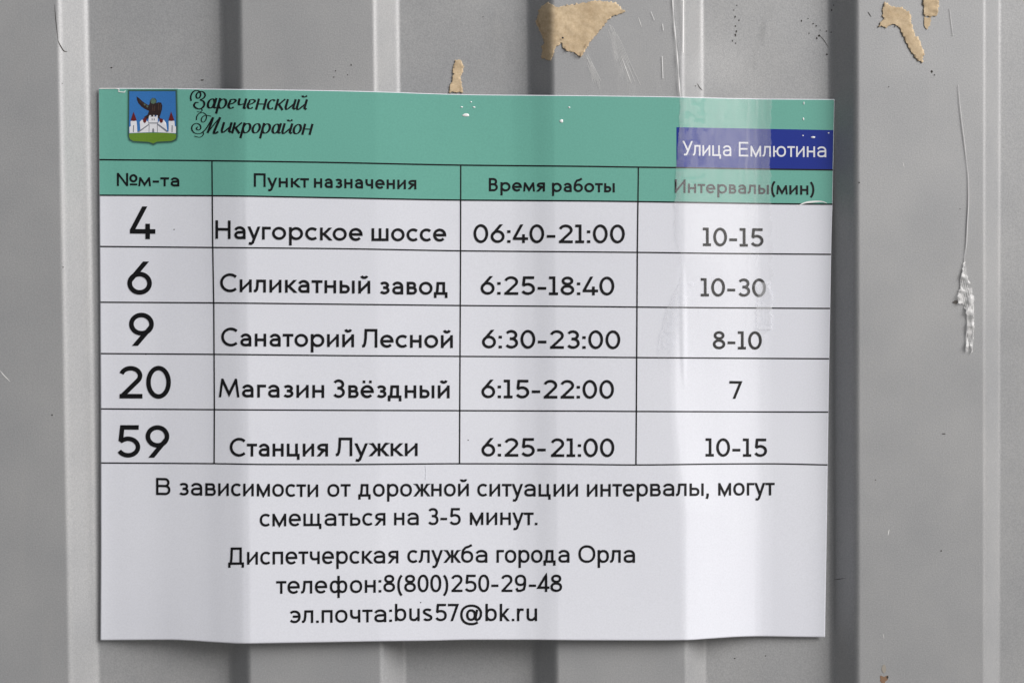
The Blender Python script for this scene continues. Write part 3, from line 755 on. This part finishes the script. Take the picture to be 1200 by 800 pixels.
scrap([(533,71),(540,70),(544,79),(541,88),(541,104),(542,108.5),(526,108.5),(528,100),(531,88),(531,78)], 5, 'small upright brown paper scrap behind the poster top edge, left of the large scrap')
s3 = scrap([(1037,2),(1045,8),(1058,9),(1066,15),(1068,26),(1072,40),(1078,48),(1083,62),(1081,74),(1074,70),(1066,58),(1060,46),(1054,32),(1047,28),(1038,32),(1029,31),(1035,24),(1034,12)], 8, 'pale brown slanting paper scrap at the upper right of the fence', thick=.0002, jit=.0002)
s4 = scrap([(1083,-8),(1102,-8),(1100,6),(1098,18),(1090,20),(1083,18),(1082,6)], 11, 'thick folded brown paper scrap at the top edge right of the slanting scrap', thick=.0008, jit=.0006)
m = MB(); poly(m, rough_outline([(1083,20),(1091,21),(1090,30),(1086,35),(1083,28)], 1.4, 1.6, 3), on_fence, .0003, 3); m.build('stain', M_KRAFT, s4)

# ---------------------------------------------------------------- strand of glue at the right
mb = MB()
def tube(mb, pts, rad, surf, lift, seg=6):
    P = smooth_path(pts, 5); n = len(P); v = []; c = [surf(p.x, p.y, lift) for p in P]
    for i in range(n):
        t = (c[min(n-1, i+1)] - c[max(0, i-1)]).normalized(); u = t.cross(Vector((0, 1, 0))).normalized(); w = t.cross(u)
        r = rad(i / (n-1)) if callable(rad) else rad
        v += [c[i] + (u * math.cos(k/seg*2*math.pi) + w * math.sin(k/seg*2*math.pi)) * r for k in range(seg)]
    f = [(i*seg+k, i*seg+(k+1) % seg, (i+1)*seg+(k+1) % seg, (i+1)*seg+k) for i in range(n-1) for k in range(seg)]
    mb.add(v, f)
strand = bpy.data.objects.new('glue_strand', None); COL.objects.link(strand); strand.location = on_fence(1130, 345)
strand['label'] = 'thin whitish strand of dried glue with a crumpled film knot on the right ridge'; strand['category'] = 'glue strand'
bpy.context.view_layer.update(); SINV = strand.matrix_world.inverted()
tube(mb, [(1123,99),(1124.5,118),(1127,142),(1130,165),(1132.5,186),(1134.5,205),(1135,235),(1133.6,262),(1132.5,285),(1130.5,302),(1130,318)], lambda t: .00006 + .00012 * abs(math.sin(t * 7)) * (.4 + t), on_fence, .0004)
tube(mb, [(1113,10),(1115,28),(1117,42)], .00007, on_fence, .0003)
for k in range(4):
    dx = (k - 1.5) * 2.2
    tube(mb, [(1131+dx*.2,312),(1129+dx,328),(1133+dx*1.2,348),(1136+dx,362)], .0001, on_fence, .0005 + .0001 * k)
tube(mb, [(1133,356),(1134,372),(1132.8,390),(1132.4,412)], .00015, on_fence, .0006); tube(mb, [(1140,356),(1141,375),(1140,395),(1139.4,411)], .00013, on_fence, .0007)
tube(mb, [(1139.4,411),(1138.2,413)], .0002, on_fence, .0007)
o = mb.build('strand', M_GLINT, strand); o.matrix_parent_inverse = SINV
m = MB(); poly(m, rough_outline([(1130,300),(1132,318),(1137,334),(1141,348),(1142,362),(1141,390),(1139,412),(1136,400),(1134,413),(1132,411),(1134,380),(1131,362),(1128,355),(1123,355),(1121,349),(1125,338),(1127,322)], 1.8, 1.4, 4), on_fence, .0008, 1.6, .0012)
o = m.build('film_knot', M_FILM, strand, smooth=False); o.matrix_parent_inverse = SINV
m = MB(); poly(m, rough_outline([(1116,353.5),(1119,352.6),(1122,351),(1123,354),(1121,356),(1118,355)], 1.2, 1.4, 6), on_fence, .0002, 3); o = m.build('dirt_smear', mat('grey_dirt', (.13,.12,.11), .8, .2), strand); o.matrix_parent_inverse = SINV

# ---------------------------------------------------------------- marks on the fence
def speck(x, y, r, ry=None, material=M_SPECK, name='dirt_speck'):
    pts = [(x + r * (1 + .35 * noise.noise(Vector((x, y, i * .9)))) * math.cos(i / 9 * 2 * math.pi), y + (ry or r) * (1 + .35 * noise.noise(Vector((y, x, i * .9)))) * math.sin(i / 9 * 2 * math.pi)) for i in range(9)]
    m = MB(); poly(m, pts, on_fence, .00012, 6); return m.build(name, material, fence)
for x, y, r, ry in ((130.5,79.5,1.1,.8),(237,94,2.0,.7),(815,101,1,.6),(960,42,1.3,1.2),(969,64,1.2,1),(953,28,.8,.9),(974,38,.8,.6),(1041.5,102,.7,.6),(1092,84,1.1,1.6),(1095,88,.8,.8),(1103,645,1,.8),(1026,562,.7,.6),
    (1106,508,2.2,.6),(863,37,.8,1.6),(866,24,.7,1),(862,42,.9,1),(947,22,.7,.6),(860,12,.6,.6),(566,20,.6,.6),(1047.5,27,1,.9),(861,771,1,.7),(897,768,.8,.6),(73,98,.6,.5),(74,313,.8,.7),(61,486,1,.9),(1007,214,.9,.8),(1125,245,.7,.5)):
    speck(x, y, r, ry)
for pts, w, mt in (([(64,5),(65,20),(67,38),(68,48)], .5, M_SPECK), ([(68,48),(71,54),(75,60),(79,60.5)], .9, M_SPECK), ([(817,98),(820,103),(823,106)], .8, M_SPECK),
    ([(960,41),(966,48),(971,56)], .4, M_SPECK), ([(1017,14),(1021,20)], .6, M_SPECK), ([(977,679),(991,677)], .5, M_SPECK), ([(0,434),(5,440),(12,447)], .8, M_SCR), ([(1042,620),(1040.5,627)], .8, M_SCR),
    ([(1035,742),(1036,748)], .4, M_SCR), ([(714,28),(722,48),(730,72),(742,102)], 2.2, M_SCR), ([(686,62),(697,88),(704,108)], 1.4, M_SCR), ([(728,66),(740,98)], .8, M_SCR), ([(748,20),(752,32)], .6, M_SCR), ([(1058,190),(1059.5,196)], .4, M_SCR)):
    m = MB(); wide = w > 1
    if wide:
        for q in range(9):
            off = (q - 4) * w * .8; a = random.uniform(0, .35); b = random.uniform(.6, 1)
            sub = [(lerp_table([(i, p[0]) for i, p in enumerate(pts)], t * (len(pts)-1)) + off * (.4 + t), lerp_table([(i, p[1]) for i, p in enumerate(pts)], t * (len(pts)-1))) for t in [a + (b-a) * j / 8 for j in range(9)]]
            ribbon(m, sub, .28, on_fence, .0001 + q * .000005, step=3)
    else: ribbon(m, smooth_path(pts), lambda d, t, w=w: w * (.4 + math.sin(math.pi * min(1, max(0, t)))), on_fence, .0001, step=2)
    m.build('scratch', mt, fence)
m = MB(); poly(m, rough_outline([(1032,791),(1036,792),(1041,791),(1040,796),(1035,802),(1031,797)], 1.2, 1.5, 9), on_fence, .0001, 4); m.build('rust_spot', M_RUST, fence)
speck(1040, 793, 1.2, 1.6)
speck(1036, 783, 2.6, 5, mat('faint_rust', (.36,.33,.29), .7, .3), 'rust_spot')

# pale smears where old film was rubbed off, and clustered dark specks
def b_smear(nt, b):
    geo = nt.nodes.new('ShaderNodeNewGeometry'); mp = nt.nodes.new('ShaderNodeMapping'); mp.inputs['Scale'].default_value = (1, 1, .18); mp.inputs['Rotation'].default_value = (0, R(-14), 0)
    nt.links.new(geo.outputs['Position'], mp.inputs['Vector'])
    n = tex_noise(nt, 330, 5, .65, mp.outputs[0]); at = nt.nodes.new('ShaderNodeAttribute'); at.attribute_name = 'soft'
    r = ramp(nt, n.outputs[0], [(.42, 0.), (.75, .75)])
    m = nt.nodes.new('ShaderNodeMath'); m.operation = 'MULTIPLY'; nt.links.new(r.outputs[0], m.inputs[0]); nt.links.new(at.outputs['Fac'], m.inputs[1])
    nt.links.new(m.outputs[0], b.inputs['Alpha'])
M_SMEAR = mat('rubbed_film_residue', (.85,.85,.85), .5, .4, build=b_smear)
M_DUSKY = mat('dusky_smear_residue', (.17,.17,.17), .6, .3, build=b_smear)
def smear(a, b_, w0, w1, material, strength):
    """a soft-edged streak from a to b_"""
    v = []; sf = []; NX, NY = 10, 24; A = Vector(a); B = Vector(b_); d = (B - A).normalized(); nn = Vector((-d.y, d.x))
    for j in range(NY + 1):
        t = j / NY; w = w0 + (w1 - w0) * t
        for i in range(NX + 1):
            s_ = i / NX; p = A.lerp(B, t) - nn * (s_ - .5) * w
            v.append(on_fence(p.x, p.y, .00016)); sf.append(strength * math.sin(math.pi * s_) * math.sin(math.pi * min(1, t * 1.0 + .02)) ** .5 if 0 < t < 1 else 0)
    n_ = NX + 1
    o = link('smear', v, [(j*n_+i, (j+1)*n_+i, (j+1)*n_+i+1, j*n_+i+1) for j in range(NY) for i in range(NX)], material, fence)
    q = o.data.attributes.new('soft', 'FLOAT', 'POINT'); q.data.foreach_set('value', sf)
smear((712,24),(740,118),8,30,M_SMEAR,.75); smear((684,50),(702,118),8,22,M_SMEAR,.45); smear((905,2),(872,100),14,16,M_DUSKY,.22)
smear((578,14),(590,84),30,40,M_DUSKY,.14); smear((760,60),(772,116),8,14,M_SMEAR,.35)
rs = random.Random(3)
for cx, cy, sx, sy, k in ((862,26,2.5,20,9),(958,40,10,14,8),(395,84,8,4,4),(1045,26,10,6,3)):
    for _ in range(k):
        speck(rs.gauss(cx, sx), rs.gauss(cy, sy), rs.uniform(.4, .9), rs.uniform(.5, 1.3))
